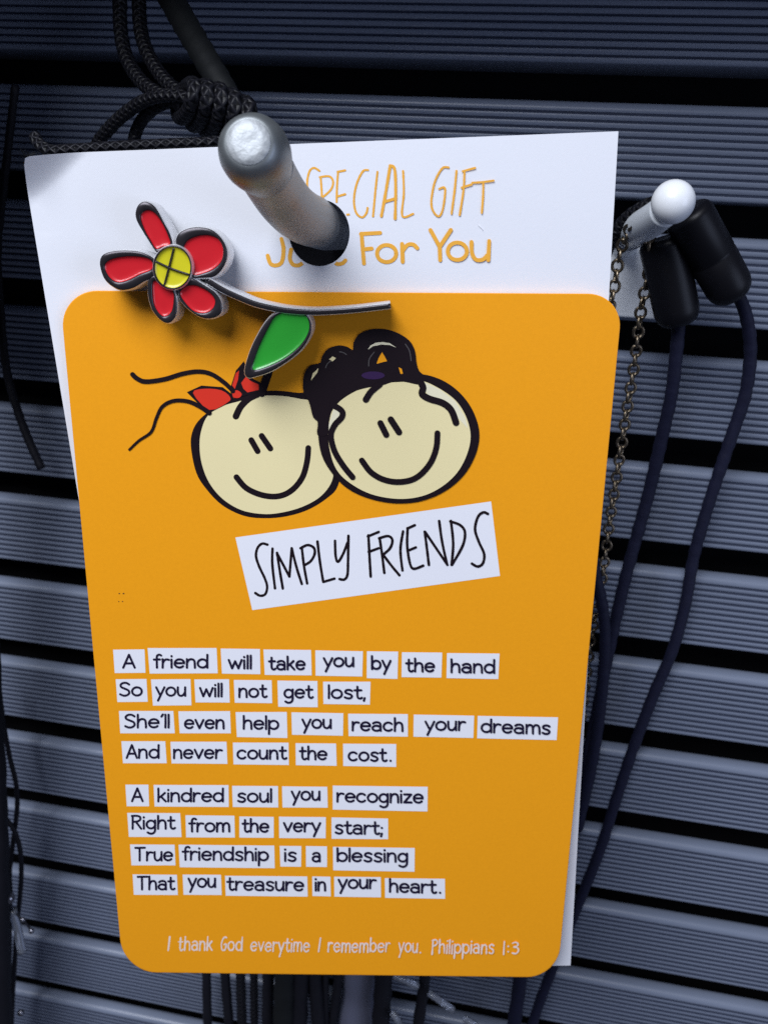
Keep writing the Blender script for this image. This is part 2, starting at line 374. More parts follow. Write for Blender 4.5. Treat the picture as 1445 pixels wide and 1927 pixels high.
# ================================================================== white backing card
def build_white_card():
    tl, tr, br, bl = (41, 291), (1163, 247), (1073, 1817), (296, 1824)
    outer = []
    C = [tl, tr, br, bl]
    for i in range(4):
        a, b = Vector(C[i]), Vector(C[(i+1) % 4])
        for j in range(90 if i != 1 else 40): outer.append(a.lerp(b, j/(90 if i != 1 else 40)))
    outer[0] = (Vector(tl)+Vector((3.5, 3.0)))              # the handled corner tip is slightly blunted
    hole = [(601+57*math.cos(t), 438+63*math.sin(t)) for t in [2*math.pi*i/56 for i in range(56)]]
    pts = [Vector((p[0], p[1])) for p in outer]; no = len(pts)
    pts += [Vector(p) for p in hole]; nh = len(hole)
    for gx in range(60, 1160, 26):
        for gy in range(262, 1835, 26 if gx < 400 else 40):
            p = Vector((gx+random.uniform(-3, 3), gy+random.uniform(-3, 3)))
            xl = 41+(gy-291)*0.1505; xr = 1163-(gy-247)*0.0573; yt = 291-(gx-41)*0.0392
            if p.x < xl+8 or p.x > xr-8 or p.y < yt+8 or p.y > 1812: continue
            if ((p.x-601)/70)**2+((p.y-438)/76)**2 < 1: continue
            pts.append(p)
    for gx in range(44, 200, 6):                      # finer where the corner is bent
        for gy in range(282, 440, 6):
            if gx > 41+(gy-291)*0.1505+4 and gy > 291-(gx-41)*0.0392+4: pts.append(Vector((gx+random.uniform(-1,1), gy+random.uniform(-1,1))))
    edges = [(i, (i+1) % no) for i in range(no)]+[(no+i, no+(i+1) % nh) for i in range(nh)]
    v, e, f, _, _, _ = delaunay_2d_cdt(pts, edges, [list(range(no)), list(range(no, no+nh))], 2, 1e-4)
    fr = []
    for t in f:
        c = sum((v[i] for i in t), Vector((0, 0)))/3
        if ((c.x-601)/57)**2+((c.y-438)/63)**2 > 0.995: fr.append(list(t))
    # corner bend: crease from (178,283) to (62,400); beyond it the corner curls towards the viewer
    A, B = Vector((172, 284)), Vector((60, 384)); cd = (B-A).normalized(); cn = Vector((-cd.y, cd.x))
    if cn.dot(Vector((41, 291))-A) < 0: cn = -cn
    def pos(p, h):
        w = 0.00010*math.sin(p.x*0.006+1)+0.00012*math.sin(p.y*0.004)       # slight warp of the sheet
        d = cn.dot(p-A)+2*math.sin((p-A).dot(cd)*0.02)
        q = PC.at(p.x, p.y, h-abs(w)*0.6)
        if d > 0:
            lift = 0.000036*(d-22*(1-math.exp(-d/22)))
            inw = -cn*(0.0008*d*d)
            q = PC.at(p.x+inw.x, p.y+inw.y, h-abs(w)*0.6+lift)
        # a small dent on the left edge
        dd = (p.y-452)/7
        if 60 < p.x < 130: q = q+PC.wn*(0.00010*math.exp(-dd*dd)*(1-abs(p.x-95)/35))
        return q
    th = 0.00040; mb = MB(); n = len(v)
    # make all faces face the viewer
    F = []
    for t in fr:
        a, b, c = (v[i] for i in t); ar = (b-a).cross(c-a) if hasattr((b-a), 'cross') else 0
        F.append(t if ar < 0 else t[::-1])
    mb.add([pos(p, 0) for p in v], F, 0)
    mb.add([pos(p, 0)-PC.wn*th for p in v], [t[::-1] for t in F], 0)
    cnt = {}
    for t in F:
        for i in range(3): cnt.setdefault(frozenset((t[i], t[(i+1) % 3])), []).append((t[i], t[(i+1) % 3]))
    side = [(es[0][1], es[0][0], n+es[0][0], n+es[0][1]) for es in cnt.values() if len(es) == 1]
    mb.add([Vector(p) for p in mb.v], side, 0)
    o = mb.build('backing_card', M['paper'], None)
    m = o.modifiers.new('edges', 'EDGE_SPLIT'); m.split_angle = math.radians(40)
    return o
white = tag(build_white_card(), 'white gift card with bent top left corner hanging on the steel hook', 'gift card')
F_ = Z(480, 290, 3.0104)
def pcurl(pr, strokes, w, m='orange_ink', jit=0.12):
    for st in strokes: pr.stroke(F_(st), w, m, 14, jit=jit)
in_hole = lambda p: ((p.x-601)/60)**2+((p.y-438)/66)**2 < 1
pr = Print(PC, skip=in_hole)
pcurl(pr, [[(365,95),(335,78),(310,95),(296,150),(300,205),(322,268),(332,320),(310,350)],
           [(372,135),(378,220),(380,300)], [(366,130),(420,126),(442,155),(430,200),(385,243)],
           [(470,100),(463,220),(470,335),(532,342)], [(468,100),(510,92)], [(465,240),(510,227)],
           [(640,90),(610,98),(575,170),(560,260),(572,330),(605,358),(630,335),(637,305)],
           [(693,100),(680,220),(668,352)],
           [(838,95),(842,220),(834,350),(895,338)],
           [(1095,75),(1060,80),(1020,150),(1000,240),(1000,300),(1020,340),(1045,350),(1065,300),(1075,195),(1042,197)],
           [(1140,95),(1130,200),(1112,338)],
           [(1185,95),(1180,200),(1158,345)], [(1175,97),(1245,78)], [(1170,190),(1225,172)],
           [(1230,162),(1290,158),(1350,150)], [(1292,158),(1290,240),(1283,333)]], 3.9)
pcurl(pr, [[(765,65),(740,215),(715,352)], [(765,65),(790,85),(796,200),(793,365)], [(732,270),(793,252)]], 5.4)
pr.build('gift_lettering', white, 'thin orange words SPECIAL GIFT')
pr = Print(PC, skip=in_hole)
pcurl(pr, [[(150,480),(162,540),(152,610),(120,630),(88,620),(72,575)],
           [(205,540),(198,590),(215,625),(252,628),(288,600)], [(295,540),(295,628)],
           [(385,560),(352,550),(342,575),(372,592),(385,612),(350,630)],
           [(440,520),(442,595),(465,622),(495,618),(512,602)], [(420,555),(500,550)],
           [(603,450),(610,540),(617,620)], [(600,452),(708,446)], [(610,540),(660,535)],
           ell(745,563,54,48,0,360), [(832,508),(836,610)], [(836,548),(862,515),(895,512),(918,532)],
           [(993,430),(1045,525)], [(1108,430),(1045,525)], [(1045,525),(1048,600)],
           ell(1145,550,54,49,0,360), [(1225,497),(1228,560),(1250,597),(1288,597),(1315,572)], [(1325,492),(1320,600)]], 7.4, jit=0.05)
pr.build('gift_lettering', white, 'bold orange words Just For You')
pr = Print(PC, 0.00002)
pr.stroke(Z(480,290,3.0104)([(1262,400),(1275,412),(1290,428)]), 1.1, 'fleck', 4)
pr.mats = ['label']; pr.build('scuff_mark', white)

# ================================================================== orange poem card
def rounded(c, r):
    out = []
    for i in range(4):
        p, a, b = Vector(c[i]), Vector(c[i-1]), Vector(c[(i+1) % 4])
        d0, d1 = (a-p).normalized(), (b-p).normalized()
        s, e = p+d0*r[i], p+d1*r[i]
        k = 0.5523
        for j in range(15):
            t = j/14; c1, c2 = s.lerp(p, k), e.lerp(p, k)
            out.append(s*(1-t)**3+c1*3*t*(1-t)**2+c2*3*t*t*(1-t)+e*t**3)
    return out
YC = [(112.5, 546.5), (1172, 553), (1048.5, 1839.5), (232.5, 1829.5)]
YO = rounded(YC, [72, 66, 58, 62])
def build_yellow():
    n = len(YO); mb = MB(); cen = sum(YO, Vector((0, 0)))/n
    rings = [(-0.00045, 0.0), (-0.00006, 0.0), (-0.00001, 1.0), (0.0, 2.4)]
    V = []
    for h, ins in rings:
        for p in YO:
            d = (p-cen).normalized(); V.append(PY.at(p.x-d.x*ins, p.y-d.y*ins, h))
    F = [(r*n+i, r*n+(i+1) % n, (r+1)*n+(i+1) % n, (r+1)*n+i) for r in range(len(rings)-1) for i in range(n)]
    F.append(tuple(range((len(rings)-1)*n, len(rings)*n))); F.append(tuple(range(n-1, -1, -1)))
    mb.add(V, F)
    return mb.build('poem_card', M['yellow'], None, smooth=False)
yellow = tag(build_yellow(), 'orange card with rounded corners printed with two smiling faces and a poem', 'card')

# two smiling faces
D = Z(220, 590, 2.0069); I_ = Z(560, 600, 3.8026)
pr = Print(PY)
pr.fill(D([(280,500),(288,440),(318,395),(370,357),(440,320),(520,297),(600,291),(680,299),(740,310),(830,420),(850,540),(835,650),(790,700),(720,742),(640,766),(560,773),(480,764),(400,725),(340,665),(300,600)]), 'ink', 5)
pr.up(0.000008)
pr.fill(D([(313,500),(320,440),(345,385),(400,350),(460,332),(540,312),(620,311),(690,322),(740,335),(780,400),(800,480),(815,560),(813,630),(770,690),(700,730),(620,752),(550,757),(470,742),(400,700),(350,640),(322,570)]), 'skin', 5)
pr.up(0.000008)
pr.stroke(D([(450,388),(468,352),(498,322),(530,306)]), 12.5, 'ink')
pr.stroke(D([(452,618),(490,660),(550,686),(610,690),(660,668),(700,620),(718,560),(723,508)]), 11, 'ink')
for e in ([(508,478),(532,520)], [(547,462),(580,510)]): pr.stroke(D(e), 11, 'ink')
# ribbon and strands of hair
pr.fill(D([(265,297),(320,272),(400,278),(445,312),(430,335),(345,378)]), 'ink'); pr.up(0.000006)
pr.fill(D([(288,300),(330,284),(395,290),(428,316),(418,336),(350,364)]), 'red_ink', 3)
pr.fill(D([(432,272),(450,215),(480,180),(505,240),(545,262),(548,294),(500,306),(455,318),(430,300)]), 'ink'); pr.up(0.000006)
pr.fill(D([(436,272),(450,225),(462,215),(458,250),(446,285)]), 'red_ink')
pr.fill(D([(470,262),(488,238),(506,255),(536,268),(536,288),(494,298),(478,284)]), 'red_ink')
pr.fill(D([(438,296),(456,290),(472,304),(462,318),(440,316)]), 'red_ink', 3)
pr.stroke(D([(60,230),(78,246),(110,257),(180,248),(250,227),(310,219),(360,230),(410,264),(440,294)]), 9, 'ink', w1=8)
pr.stroke(D([(48,514),(84,480),(130,447),(150,395),(172,352),(214,330),(270,332),(320,355),(350,376)]), 4.5, 'ink', w1=9)
pr.stroke(D([(548,300),(558,268),(574,222)]), 15, 'ink')
pr.build('face_drawing', yellow, 'printed smiling face with a red bow in its hair')
pr = Print(PY, 0.00012)
pr.fill(D([(760,440),(775,360),(825,305),(900,262),(1000,238),(1100,229),(1170,232),(1240,258),(1300,305),(1345,370),(1368,450),(1355,530),(1310,610),(1240,670),(1150,708),(1050,717),(950,698),(870,660),(810,600),(772,530)]), 'ink', 5)
pr.up(0.000008)
pr.fill(D([(797,440),(812,370),(850,325),(920,285),(1000,264),(1080,258),(1150,254),(1220,285),(1280,330),(1318,390),(1335,460),(1322,530),(1285,600),(1225,655),(1150,690),(1060,700),(960,682),(880,640),(830,590),(805,520)]), 'skin', 5)
pr.up(0.000008)
pr.fill(D([(1158,258),(1218,286),(1278,332),(1314,392),(1325,435),(1288,395),(1262,352),(1225,328),(1175,310),(1162,285)]), 'skin_pale')
pr.fill(D([(818,362),(845,372),(838,400),(812,430),(798,465),(800,420)]), 'skin_pale')
pr.up(0.000006)
pr.fill(I_([(45,530),(38,460),(50,390),(90,335),(160,315),(175,270),(220,212),(300,190),(360,202),(395,222),(400,170),(440,110),(520,76),(610,72),(690,90),(760,125),(810,168),(840,230),(850,310),(868,370),(905,405),(925,440),(880,450),(860,470),(760,450),(680,452),(600,478),(510,490),(400,520),(330,560),(290,602),(250,640),(225,740),(215,830),(142,830),(145,740),(112,705),(92,630),(75,580)]), 'ink', 3)
pr.up(0.000008)
pr.fill(I_([(604,238),(622,268),(640,303),(600,312),(565,322),(580,280)]), 'yellow')
pr.fill(I_([(722,346),(745,358),(753,392),(736,394)]), 'yellow')
pr.fill(I_([(503,220),(520,192),(560,170),(610,166),(660,174),(705,206),(660,188),(600,184),(540,196)]), 'skin_pale')
pr.fill(I_([(226,290),(250,268),(275,282),(250,305)]), 'skin')
pr.fill(I_([(96,440),(108,392),(150,352),(142,384),(112,422)]), 'skin')
for q in ([(300,236),(325,240),(350,256)], [(508,338),(514,285),(548,238)], [(200,350),(215,320),(240,300)], [(770,180),(800,230),(812,300)]): pr.stroke(I_(q), 1.6, 'curl_grey')
pr.fill(ell(560+540/3.8026, 600+405/3.8026, 22, 7.5, 0, 360), 'purple_ink')
for st, w in (([(940,325),(960,295),(992,268)], 12), ([(1146,258),(1156,280),(1152,304),(1180,322),(1230,338),(1262,365),(1280,412)], 12.5),
              ([(815,345),(848,366),(850,390),(822,422),(808,462),(822,520),(855,575),(890,618)], 11),
              ([(925,555),(960,600),(1010,628),(1070,636),(1130,620),(1180,570),(1205,510),(1210,452)], 11),
              ([(995,414),(1017,458)], 11.5), ([(1034,400),(1065,448)], 12)):
    pr.stroke(D(st), w, 'ink')
pr.build('face_drawing', yellow, 'printed smiling face with a heap of black curls')

# title label
T_ = Z(420, 930, 2.5804); pr = Print(PY)
pr.fill(T_([(60,210),(1300,35),(1343,397),(142,563)]), 'label'); pr.up(0.00001)
for st in ([(215,245),(190,240),(168,260),(160,300),(175,350),(203,410),(214,450),(205,485),(180,493),(157,480)],
           [(240,264),(239,340),(252,457)], [(262,285),(275,370),(290,458)], [(262,287),(322,400)], [(322,400),(333,262)], [(333,262),(355,350),(382,436)],
           [(382,258),(392,345),(408,433)], [(376,262),(410,247),(440,260),(444,290),(425,325),(394,345)],
           [(458,230),(470,330),(486,426)], [(486,426),(540,410)],
           [(543,226),(546,300),(558,328),(582,290),(604,235)], [(608,202),(606,330),(603,392),(588,414),(565,412)],
           [(705,200),(710,300),(716,400)], [(702,205),(755,183)], [(706,280),(755,262)],
           [(760,218),(772,300),(782,382)], [(757,214),(800,203),(821,222),(810,262),(775,294)], [(777,294),(815,345),(855,393)],
           [(873,180),(860,270),(870,370)], [(895,165),(893,250),(906,335),(925,362),(970,347)], [(895,166),(930,150)], [(895,275),(935,258)],
           [(978,182),(988,260),(998,343)], [(980,183),(1088,343)], [(1048,130),(1062,230),(1086,340)],
           [(1105,130),(1116,240),(1108,343)], [(1102,132),(1150,150),(1173,185),(1162,250),(1110,343)],
           [(1284,95),(1262,88),(1236,110),(1222,170),(1240,230),(1266,290),(1260,335),(1235,351),(1207,337)]):
    pr.stroke(T_(st), 5.0, 'ink', 6, jit=0.06)
pr.build('title_label', yellow, 'white strip reading SIMPLY FRIENDS')

# the poem: one part per line, a white patch behind each word
ZA, ZB, ZC = (200, 1200, 3.284), (620, 1200, 3.284), (220, 1450, 2.2578)
def P_(z, x, y): return (z[0]+x/z[2], z[1]+y/z[2])
LINES = [
 [(ZA,'A',[(44,74),(238,72),(244,217),(54,219)],98,184,192,192), (ZA,'friend',[(257,64),(683,64),(690,220),(270,222)],288,636,192,192),
  (ZA,'will',[(708,67),(950,70),(953,226),(716,222)],750,905,197,197), (ZA,'take',[(972,73),(1266,76),(1270,233),(980,230)],1000,1235,203,203),
  (ZA,'you',[(1292,78),(1586,84),(1582,240),(1294,235)],1337,1537,186,183), (ZB,'by',[(231,84),(424,86),(420,255),(230,250)],252,383,200,202),
  (ZB,'the',[(447,90),(696,92),(691,247),(445,244)],467,655,215,216), (ZB,'hand',[(725,95),(1050,98),(1042,256),(722,250)],743,1027,220,224)],
 [(ZA,'So',[(60,257),(250,255),(258,396),(70,398)],75,230,365,365), (ZA,'you',[(278,258),(522,256),(528,418),(290,420)],302,500,366,366),
  (ZA,'will',[(545,258),(760,257),(764,401),(553,400)],573,725,370,370), (ZA,'not',[(789,261),(1023,263),(1026,405),(795,402)],813,998,374,374),
  (ZA,'get',[(1058,265),(1305,268),(1307,430),(1063,427)],1093,1283,378,379), (ZA,'lost,',[(1340,272),(1633,272),(1629,414),(1342,410)],1365,1607,380,383)],
 [(ZA,"She'll",[(80,453),(416,453),(425,591),(88,591)],106,398,562,562), (ZA,'even',[(447,455),(766,454),(771,591),(455,591)],478,737,567,568),
  (ZA,'help',[(800,460),(1116,459),(1120,620),(808,614)],840,1072,570,572), (ZA,'you',[(1145,461),(1465,467),(1463,606),(1148,600)],1205,1398,565,566),
  (ZB,'reach',[(115,470),(484,472),(484,612),(118,608)],133,462,580,584), (ZB,'your',[(520,475),(893,482),(888,620),(518,612)],585,845,578,578),
  (ZB,'dreams',[(915,483),(1411,492),(1402,633),(911,622)],930,1370,590,602)],
 [(ZA,'And',[(95,640),(366,640),(375,776),(105,776)],120,335,750,750), (ZA,'never',[(398,643),(744,643),(750,780),(405,777)],410,723,752,752),
  (ZA,'count',[(783,648),(1127,649),(1129,787),(787,783)],803,1120,755,756), (ZA,'the',[(1170,652),(1420,654),(1424,792),(1172,788)],1190,1370,758,760),
  (ZB,'cost.',[(84,655),(412,657),(412,799),(85,793)],110,388,766,770)],
 [(ZC,'A',[(37,60),(135,60),(138,152),(43,152)],60,115,135,135), (ZC,'kindred',[(157,61),(475,62),(476,155),(161,153)],170,458,136,136),
  (ZC,'soul',[(490,65),(685,66),(686,157),(493,155)],508,663,138,138), (ZC,'you',[(702,67),(894,69),(896,158),(704,157)],738,868,130,130),
  (ZC,'recognize',[(917,64),(1320,69),(1319,174),(917,166)],930,1305,137,142)],
 [(ZC,'Right',[(45,180),(270,181),(276,283),(52,282)],60,252,252,252), (ZC,'from',[(292,190),(500,192),(502,285),(295,284)],303,485,264,264),
  (ZC,'the',[(521,195),(667,197),(667,286),(521,285)],530,650,265,266), (ZC,'very',[(689,196),(888,198),(887,288),(690,287)],705,868,264,264),
  (ZC,'start;',[(912,199),(1152,204),(1152,292),(912,290)],922,1132,272,275)],
 [(ZC,'True',[(57,314),(246,315),(250,403),(63,403)],75,242,387,387), (ZC,'friendship',[(263,315),(669,319),(671,415),(268,411)],275,648,384,387),
  (ZC,'is',[(692,320),(784,321),(783,409),(695,408)],708,767,389,389), (ZC,'a',[(803,321),(893,322),(893,410),(804,409)],826,870,391,391),
  (ZC,'blessing',[(918,324),(1265,329),(1264,430),(919,424)],930,1240,390,393)],
 [(ZC,'That',[(68,441),(256,443),(260,529),(73,528)],85,250,510,510), (ZC,'you',[(280,442),(443,443),(446,529),(284,528)],300,425,500,500),
  (ZC,'treasure',[(460,447),(809,450),(811,536),(463,532)],465,798,512,515), (ZC,'in',[(830,450),(907,451),(909,535),(831,533)],838,892,515,515),
  (ZC,'your',[(923,451),(1121,453),(1122,539),(924,536)],937,1105,505,505), (ZC,'heart.',[(1138,457),(1393,460),(1394,545),(1139,541)],1153,1380,520,526)]]
for row in LINES:
    pr = Print(PY)
    for z, word, q, x0, x1, y0, y1 in row: pr.fill([P_(z, *c) for c in q], 'label')
    pr.up(0.00001)
    for z, word, q, x0, x1, y0, y1 in row:
        a, b = P_(z, x0, y0), P_(z, x1, y1)
        write(pr, word, a[0], b[0], a[1], b[1], 16.0, 4.1, 'ink_navy', gap=.17)
    pr.build('poem_line', yellow, 'line of poem reading '+' '.join(w[1] for w in row).replace("'", ''))
pr = Print(PY)
for word, x0, x1, yb in (('I',67,81,97),('thank',106,236,97),('God',262,346,99),('everytime',372,593,101),('I',618,634,101),('remember',655,888,103),('you.',914,1002,104),('Philippians',1036,1270,108),('1:3',1297,1361,111)):
    a, b = P_((280, 1740, 1.9527), x0, yb), P_((280, 1740, 1.9527), x1, yb+1)
    write(pr, word, a[0], b[0], a[1], b[1], 16.8, 3.0, 'verse', gap=.26, slant=0.05, jit=0.3, wob=0.8)
pr.build('verse_line', yellow, 'pale handwritten verse line along the bottom')
for x, y, r in ((225,1117,1.5),(233,1117,1.8),(224,1132,1.2),(231,1132,1.4),(1004,1375,1.2)):
    pr = Print(PY, 0.00002); pr.fill(ell(x, y, r, r*0.8, 0, 360, 8)[:-1], 'fleck'); pr.build('print_fleck', yellow)

# ================================================================== enamel flower pin
pin_c = PY.at(326, 503, 0.0)
ZT = 0.0037
def up_from_face(x, y, h):          # straight up from the card below the point of the pin's face seen at a pixel
    return PY.at(x, y, ZT)+PY.wn*(h-ZT)
pin = tag(empty('flower_pin', pin_c), 'metal flower pin with red petals, yellow centre and green leaf lying across the card edge', 'pin')
BZ = Z(160, 340, 2.3306)
def ray_ring(poly, c, n):
    out = []
    for k in range(n):
        a = 2*math.pi*k/n; d = Vector((math.cos(a), math.sin(a))); best = 0
        for i in range(len(poly)):
            p, q = poly[i]-c, poly[(i+1) % len(poly)]-c; e = q-p
            den = d.x*e.y-d.y*e.x
            if abs(den) < 1e-9: continue
            t = (p.x*e.y-p.y*e.x)/den; s = (p.x*d.y-p.y*d.x)/den
            if t > 0 and -1e-6 <= s <= 1+1e-6: best = max(best, t)
        out.append(c+d*best)
    return out
def cloison(name, outer, inner, enamel, dz=0.0, label=None, sm=6):
    n = 96
    po = [Vector(p) for p in catmull(BZ(outer), sm, True)]; pi_ = [Vector(p) for p in catmull(BZ(inner), sm, True)]
    c = sum(pi_, Vector((0, 0)))/len(pi_)
    ro, ri = ray_ring(po, c, n), ray_ring(pi_, c, n)
    zt = ZT+dz
    def ring(r, h, ins=0.0): return [up_from_face(*(p-(p-c).normalized()*ins), h) for p in r]
    inw = [i.lerp(o, 0.16) for i, o in zip(ri, ro)]
    rings = [ring(ro, 0.0005, -0.6), ring(ro, zt-0.00095, -0.6), ring(ro, zt-0.00040, 0.2), ring(ro, zt-0.0001, 2.2), ring(ro, zt, 4.2), ring(inw, zt-0.00002), ring(ri, zt-0.00012), ring(ri, zt-0.0005)]
    V = [p for r in rings for p in r]; mb = MB()
    for r in range(len(rings)-1):
        k = len(mb.v)
        mb.add(rings[r]+rings[r+1], [(i, (i+1) % n, n+(i+1) % n, n+i) for i in range(n)], 0 if r < 3 else 1)
    mb.add(rings[0], [tuple(range(n-1, -1, -1))], 0)
    # weld the rings for smooth shading
    o = mb.build(name, [M['silver'], M['gunmetal']], pin)
    bm = bmesh.new(); bm.from_mesh(o.data); bmesh.ops.remove_doubles(bm, verts=bm.verts, dist=1e-7); bm.to_mesh(o.data); bm.free()
    if label: o['label'] = label
    e = MB(); S = [(1.0, -0.00014), (0.96, -0.00021), (0.90, -0.00026), (0.80, -0.00029), (0.5, -0.00031), (0.25, -0.00031)]
    V = [up_from_face(*(c+(p-c)*s), zt+h) for s, h in S for p in ri]+[up_from_face(*c, zt-0.00031)]
    F = [(r*n+i, r*n+(i+1) % n, (r+1)*n+(i+1) % n, (r+1)*n+i) for r in range(len(S)-1) for i in range(n)]
    F += [((len(S)-1)*n+i, (len(S)-1)*n+(i+1) % n, len(S)*n) for i in range(n)]
    e.add(V, F); eo = e.build('enamel', M[enamel], o, origin=pin_c)
    return o
cloison('petal', [(220,165),(221,122),(240,94),(270,88),(310,113),(350,180),(378,235),(390,290),(370,330),(330,330),(308,312),(282,275),(250,225)],
        [(245,165),(252,140),(280,130),(310,147),(340,190),(365,245),(372,278),(340,288),(312,298),(290,265),(262,215)], 'red')
cloison('petal', [(395,275),(405,232),(450,205),(510,200),(565,215),(610,260),(630,320),(613,380),(570,425),(510,432),(465,430),(435,400),(420,340)],
        [(432,300),(450,265),(490,245),(540,240),(585,258),(605,300),(598,350),(565,385),(520,405),(475,412),(468,360),(450,330)], 'red', 0.00002)
cloison('petal', [(62,375),(65,337),(90,314),(150,302),(230,305),(295,330),(330,370),(310,420),(265,445),(215,475),(160,485),(115,465),(80,430)],
        [(88,385),(95,360),(130,342),(200,333),(270,340),(295,360),(290,390),(240,410),(190,435),(145,445),(110,425)], 'red', 0.00004)
cloison('petal', [(272,490),(274,440),(300,410),(345,425),(385,465),(405,510),(408,570),(395,610),(365,630),(330,615),(295,575),(278,530)],
        [(298,500),(302,440),(345,460),(385,490),(388,530),(378,575),(350,595),(325,580),(305,545)], 'red', 0.00006)
cloison('petal', [(408,510),(410,460),(455,420),(520,450),(578,490),(605,540),(600,585),(560,608),(510,605),(460,575),(425,540)],
        [(418,495),(445,465),(490,462),(545,490),(570,525),(560,560),(525,580),(480,572),(445,540)], 'red', 0.00008)
ce = cloison('flower_centre', ell(388,380,90,102,0,345,20), ell(389,380,77,89,0,345,20), 'lemon', 0.00050, 'round yellow centre with a black cross')
def bar(parent, name, pts, w, z0, zt, mats, w1=None, ns=8):
    """raised rounded bar along a path of photo pixels on the card's plane"""
    P = [Vector((q[0], q[1])) for q in pts]
    P = catmull(P, ns) if len(P) > 2 else [P[0].lerp(P[1], i/6) for i in range(7)]
    prof = [(-1, z0), (-1, zt-0.00060), (-0.93, zt-0.00028), (-0.70, zt-0.00006), (-0.3, zt), (0.3, zt), (0.70, zt-0.00006), (0.93, zt-0.00028), (1, zt-0.00060), (1, z0)]
    if zt-z0 < 0.001: prof = [(-1, z0), (-0.8, zt-0.00006), (-0.3, zt), (0.3, zt), (0.8, zt-0.00006), (1, z0)]
    k, n = len(P), len(prof); V = []
    for i, p in enumerate(P):
        t = (P[min(i+1, k-1)]-P[max(i-1, 0)]).normalized(); nn = Vector((-t.y, t.x)); ww = (w+((w1 or w)-w)*i/(k-1))/2
        for s, h in prof: V.append(up_from_face(p.x+nn.x*s*ww, p.y+nn.y*s*ww, h))
    mb = MB()
    for i in range(k-1):
        for j in range(n-1):
            top = len(mats) > 1 and 3 <= j <= n-5
            mb.add([], [], 0); mb.f.append([i*n+j, i*n+j+1, (i+1)*n+j+1, (i+1)*n+j]); mb.m.append(1 if top else 0); mb.uv.append(None)
    mb.v = V; mb.f.append(list(range(n-1, -1, -1))); mb.m.append(0); mb.uv.append(None)
    mb.f.append([(k-1)*n+j for j in range(n)]); mb.m.append(0); mb.uv.append(None)
    return mb.build(name, mats, parent, origin=pin_c)
bar(ce, 'cross_bar', BZ([(393,296),(372,380),(350,464)]), 3.8, ZT, ZT+0.00044, [M['gunmetal']])
bar(ce, 'cross_bar', BZ([(312,352),(385,386),(462,412)]), 3.8, ZT, ZT+0.00048, [M['gunmetal']])
bar(pin, 'stem', BZ([(540,440),(600,476),(660,505),(740,538),(820,558),(900,571),(1000,577),(1100,573),(1200,565),(1340,549)]), 15, 0.0003, ZT+0.00010, [M['silver'], M['gunmetal']], w1=13.5)
cloison('leaf', [(828,578),(870,566),(925,566),(966,578),(995,618),(995,670),(960,735),(900,790),(820,840),(748,864),(710,870),(695,838),(715,760),(745,690),(785,622)],
        [(835,597),(880,580),(950,583),(978,610),(980,660),(945,720),(880,775),(800,815),(735,830),(745,780),(770,715),(805,645)], 'green', -0.00004, 'pointed green leaf below the stem', sm=5)
# the pin's post and flat back, which hold it off the card
mb = MB(); q = PY.at(345, 510, 0.00030); rev(mb, q, PY.wn, [(-0.00033, 0.0016), (0.0004, 0.0016)], 20)
mb.build('pin_back', M['silver'], pin)

# ================================================================== steel hook through the white card
def cam_pt(x, y, z):                                 # point at depth z (m) from the lens
    return CAM+cam2world(Vector(((x-CX)/FPX, (y-CY)/FPX, 1.0))*z)
wall_foot = PW.at(652, 437, 0.0)
hk = tag(empty('steel_hook', wall_foot), 'thick steel display hook with bent bulb tip poking through the white card', 'hook')
path = [PW.at(652, 437, -0.004), PW.at(648, 436, 0.002), PW.at(630, 431, 0.022), cam_pt(612, 425, 0.0950), cam_pt(597, 419, 0.0908), cam_pt(575, 411, 0.0878), cam_pt(553, 396, 0.0852), cam_pt(533, 374, 0.0828), cam_pt(514, 345, 0.0802), cam_pt(498, 317, 0.0772)]
P = catmull(path, 8)
rad = [0.00262]*len(P)
for i in range(len(P)-14, len(P)): rad[i] = 0.00262
mb = MB(); tube(mb, P, rad, 32); rod = mb.build('rod', M['zinc'], hk)
c0 = cam_pt(497, 317, 0.0770); c1 = cam_pt(468, 268, 0.0702); ax = c1-c0; Lh = ax.length
mb = MB()
prof_b = [(-0.0016, 0.00255), (-0.0004, 0.00262), (0.0010, 0.00278), (0.0024, 0.00302), (0.0038, 0.00316), (0.0050, 0.00314), (0.0059, 0.00298), (0.0066, 0.00268), (0.0071, 0.00232), (0.00735, 0.00200)]
k = (Lh)/0.00735
rev(mb, c0, ax, [(d*k, r*0.97) for d, r in prof_b], 40)
tip = mb.build('bulb_tip', M['zinc_dark'], hk)
mb = MB(); rev(mb, c0, ax, [(0.00733*k, 0.00188), (0.00742*k, 0.00182), (0.00745*k, 0.0009), (0.00742*k, 0.0003)], 32)
mb.build('flat_end', M['zinc_end'], tip)
mb = MB(); b0 = PW.at(650, 437, 0.0); box(mb, b0.x-0.009, b0.x+0.009, -0.0016, 0.004, b0.z-0.014, b0.z+0.006)
mb.build('wall_plate', M['black_plastic'], hk, smooth=False)

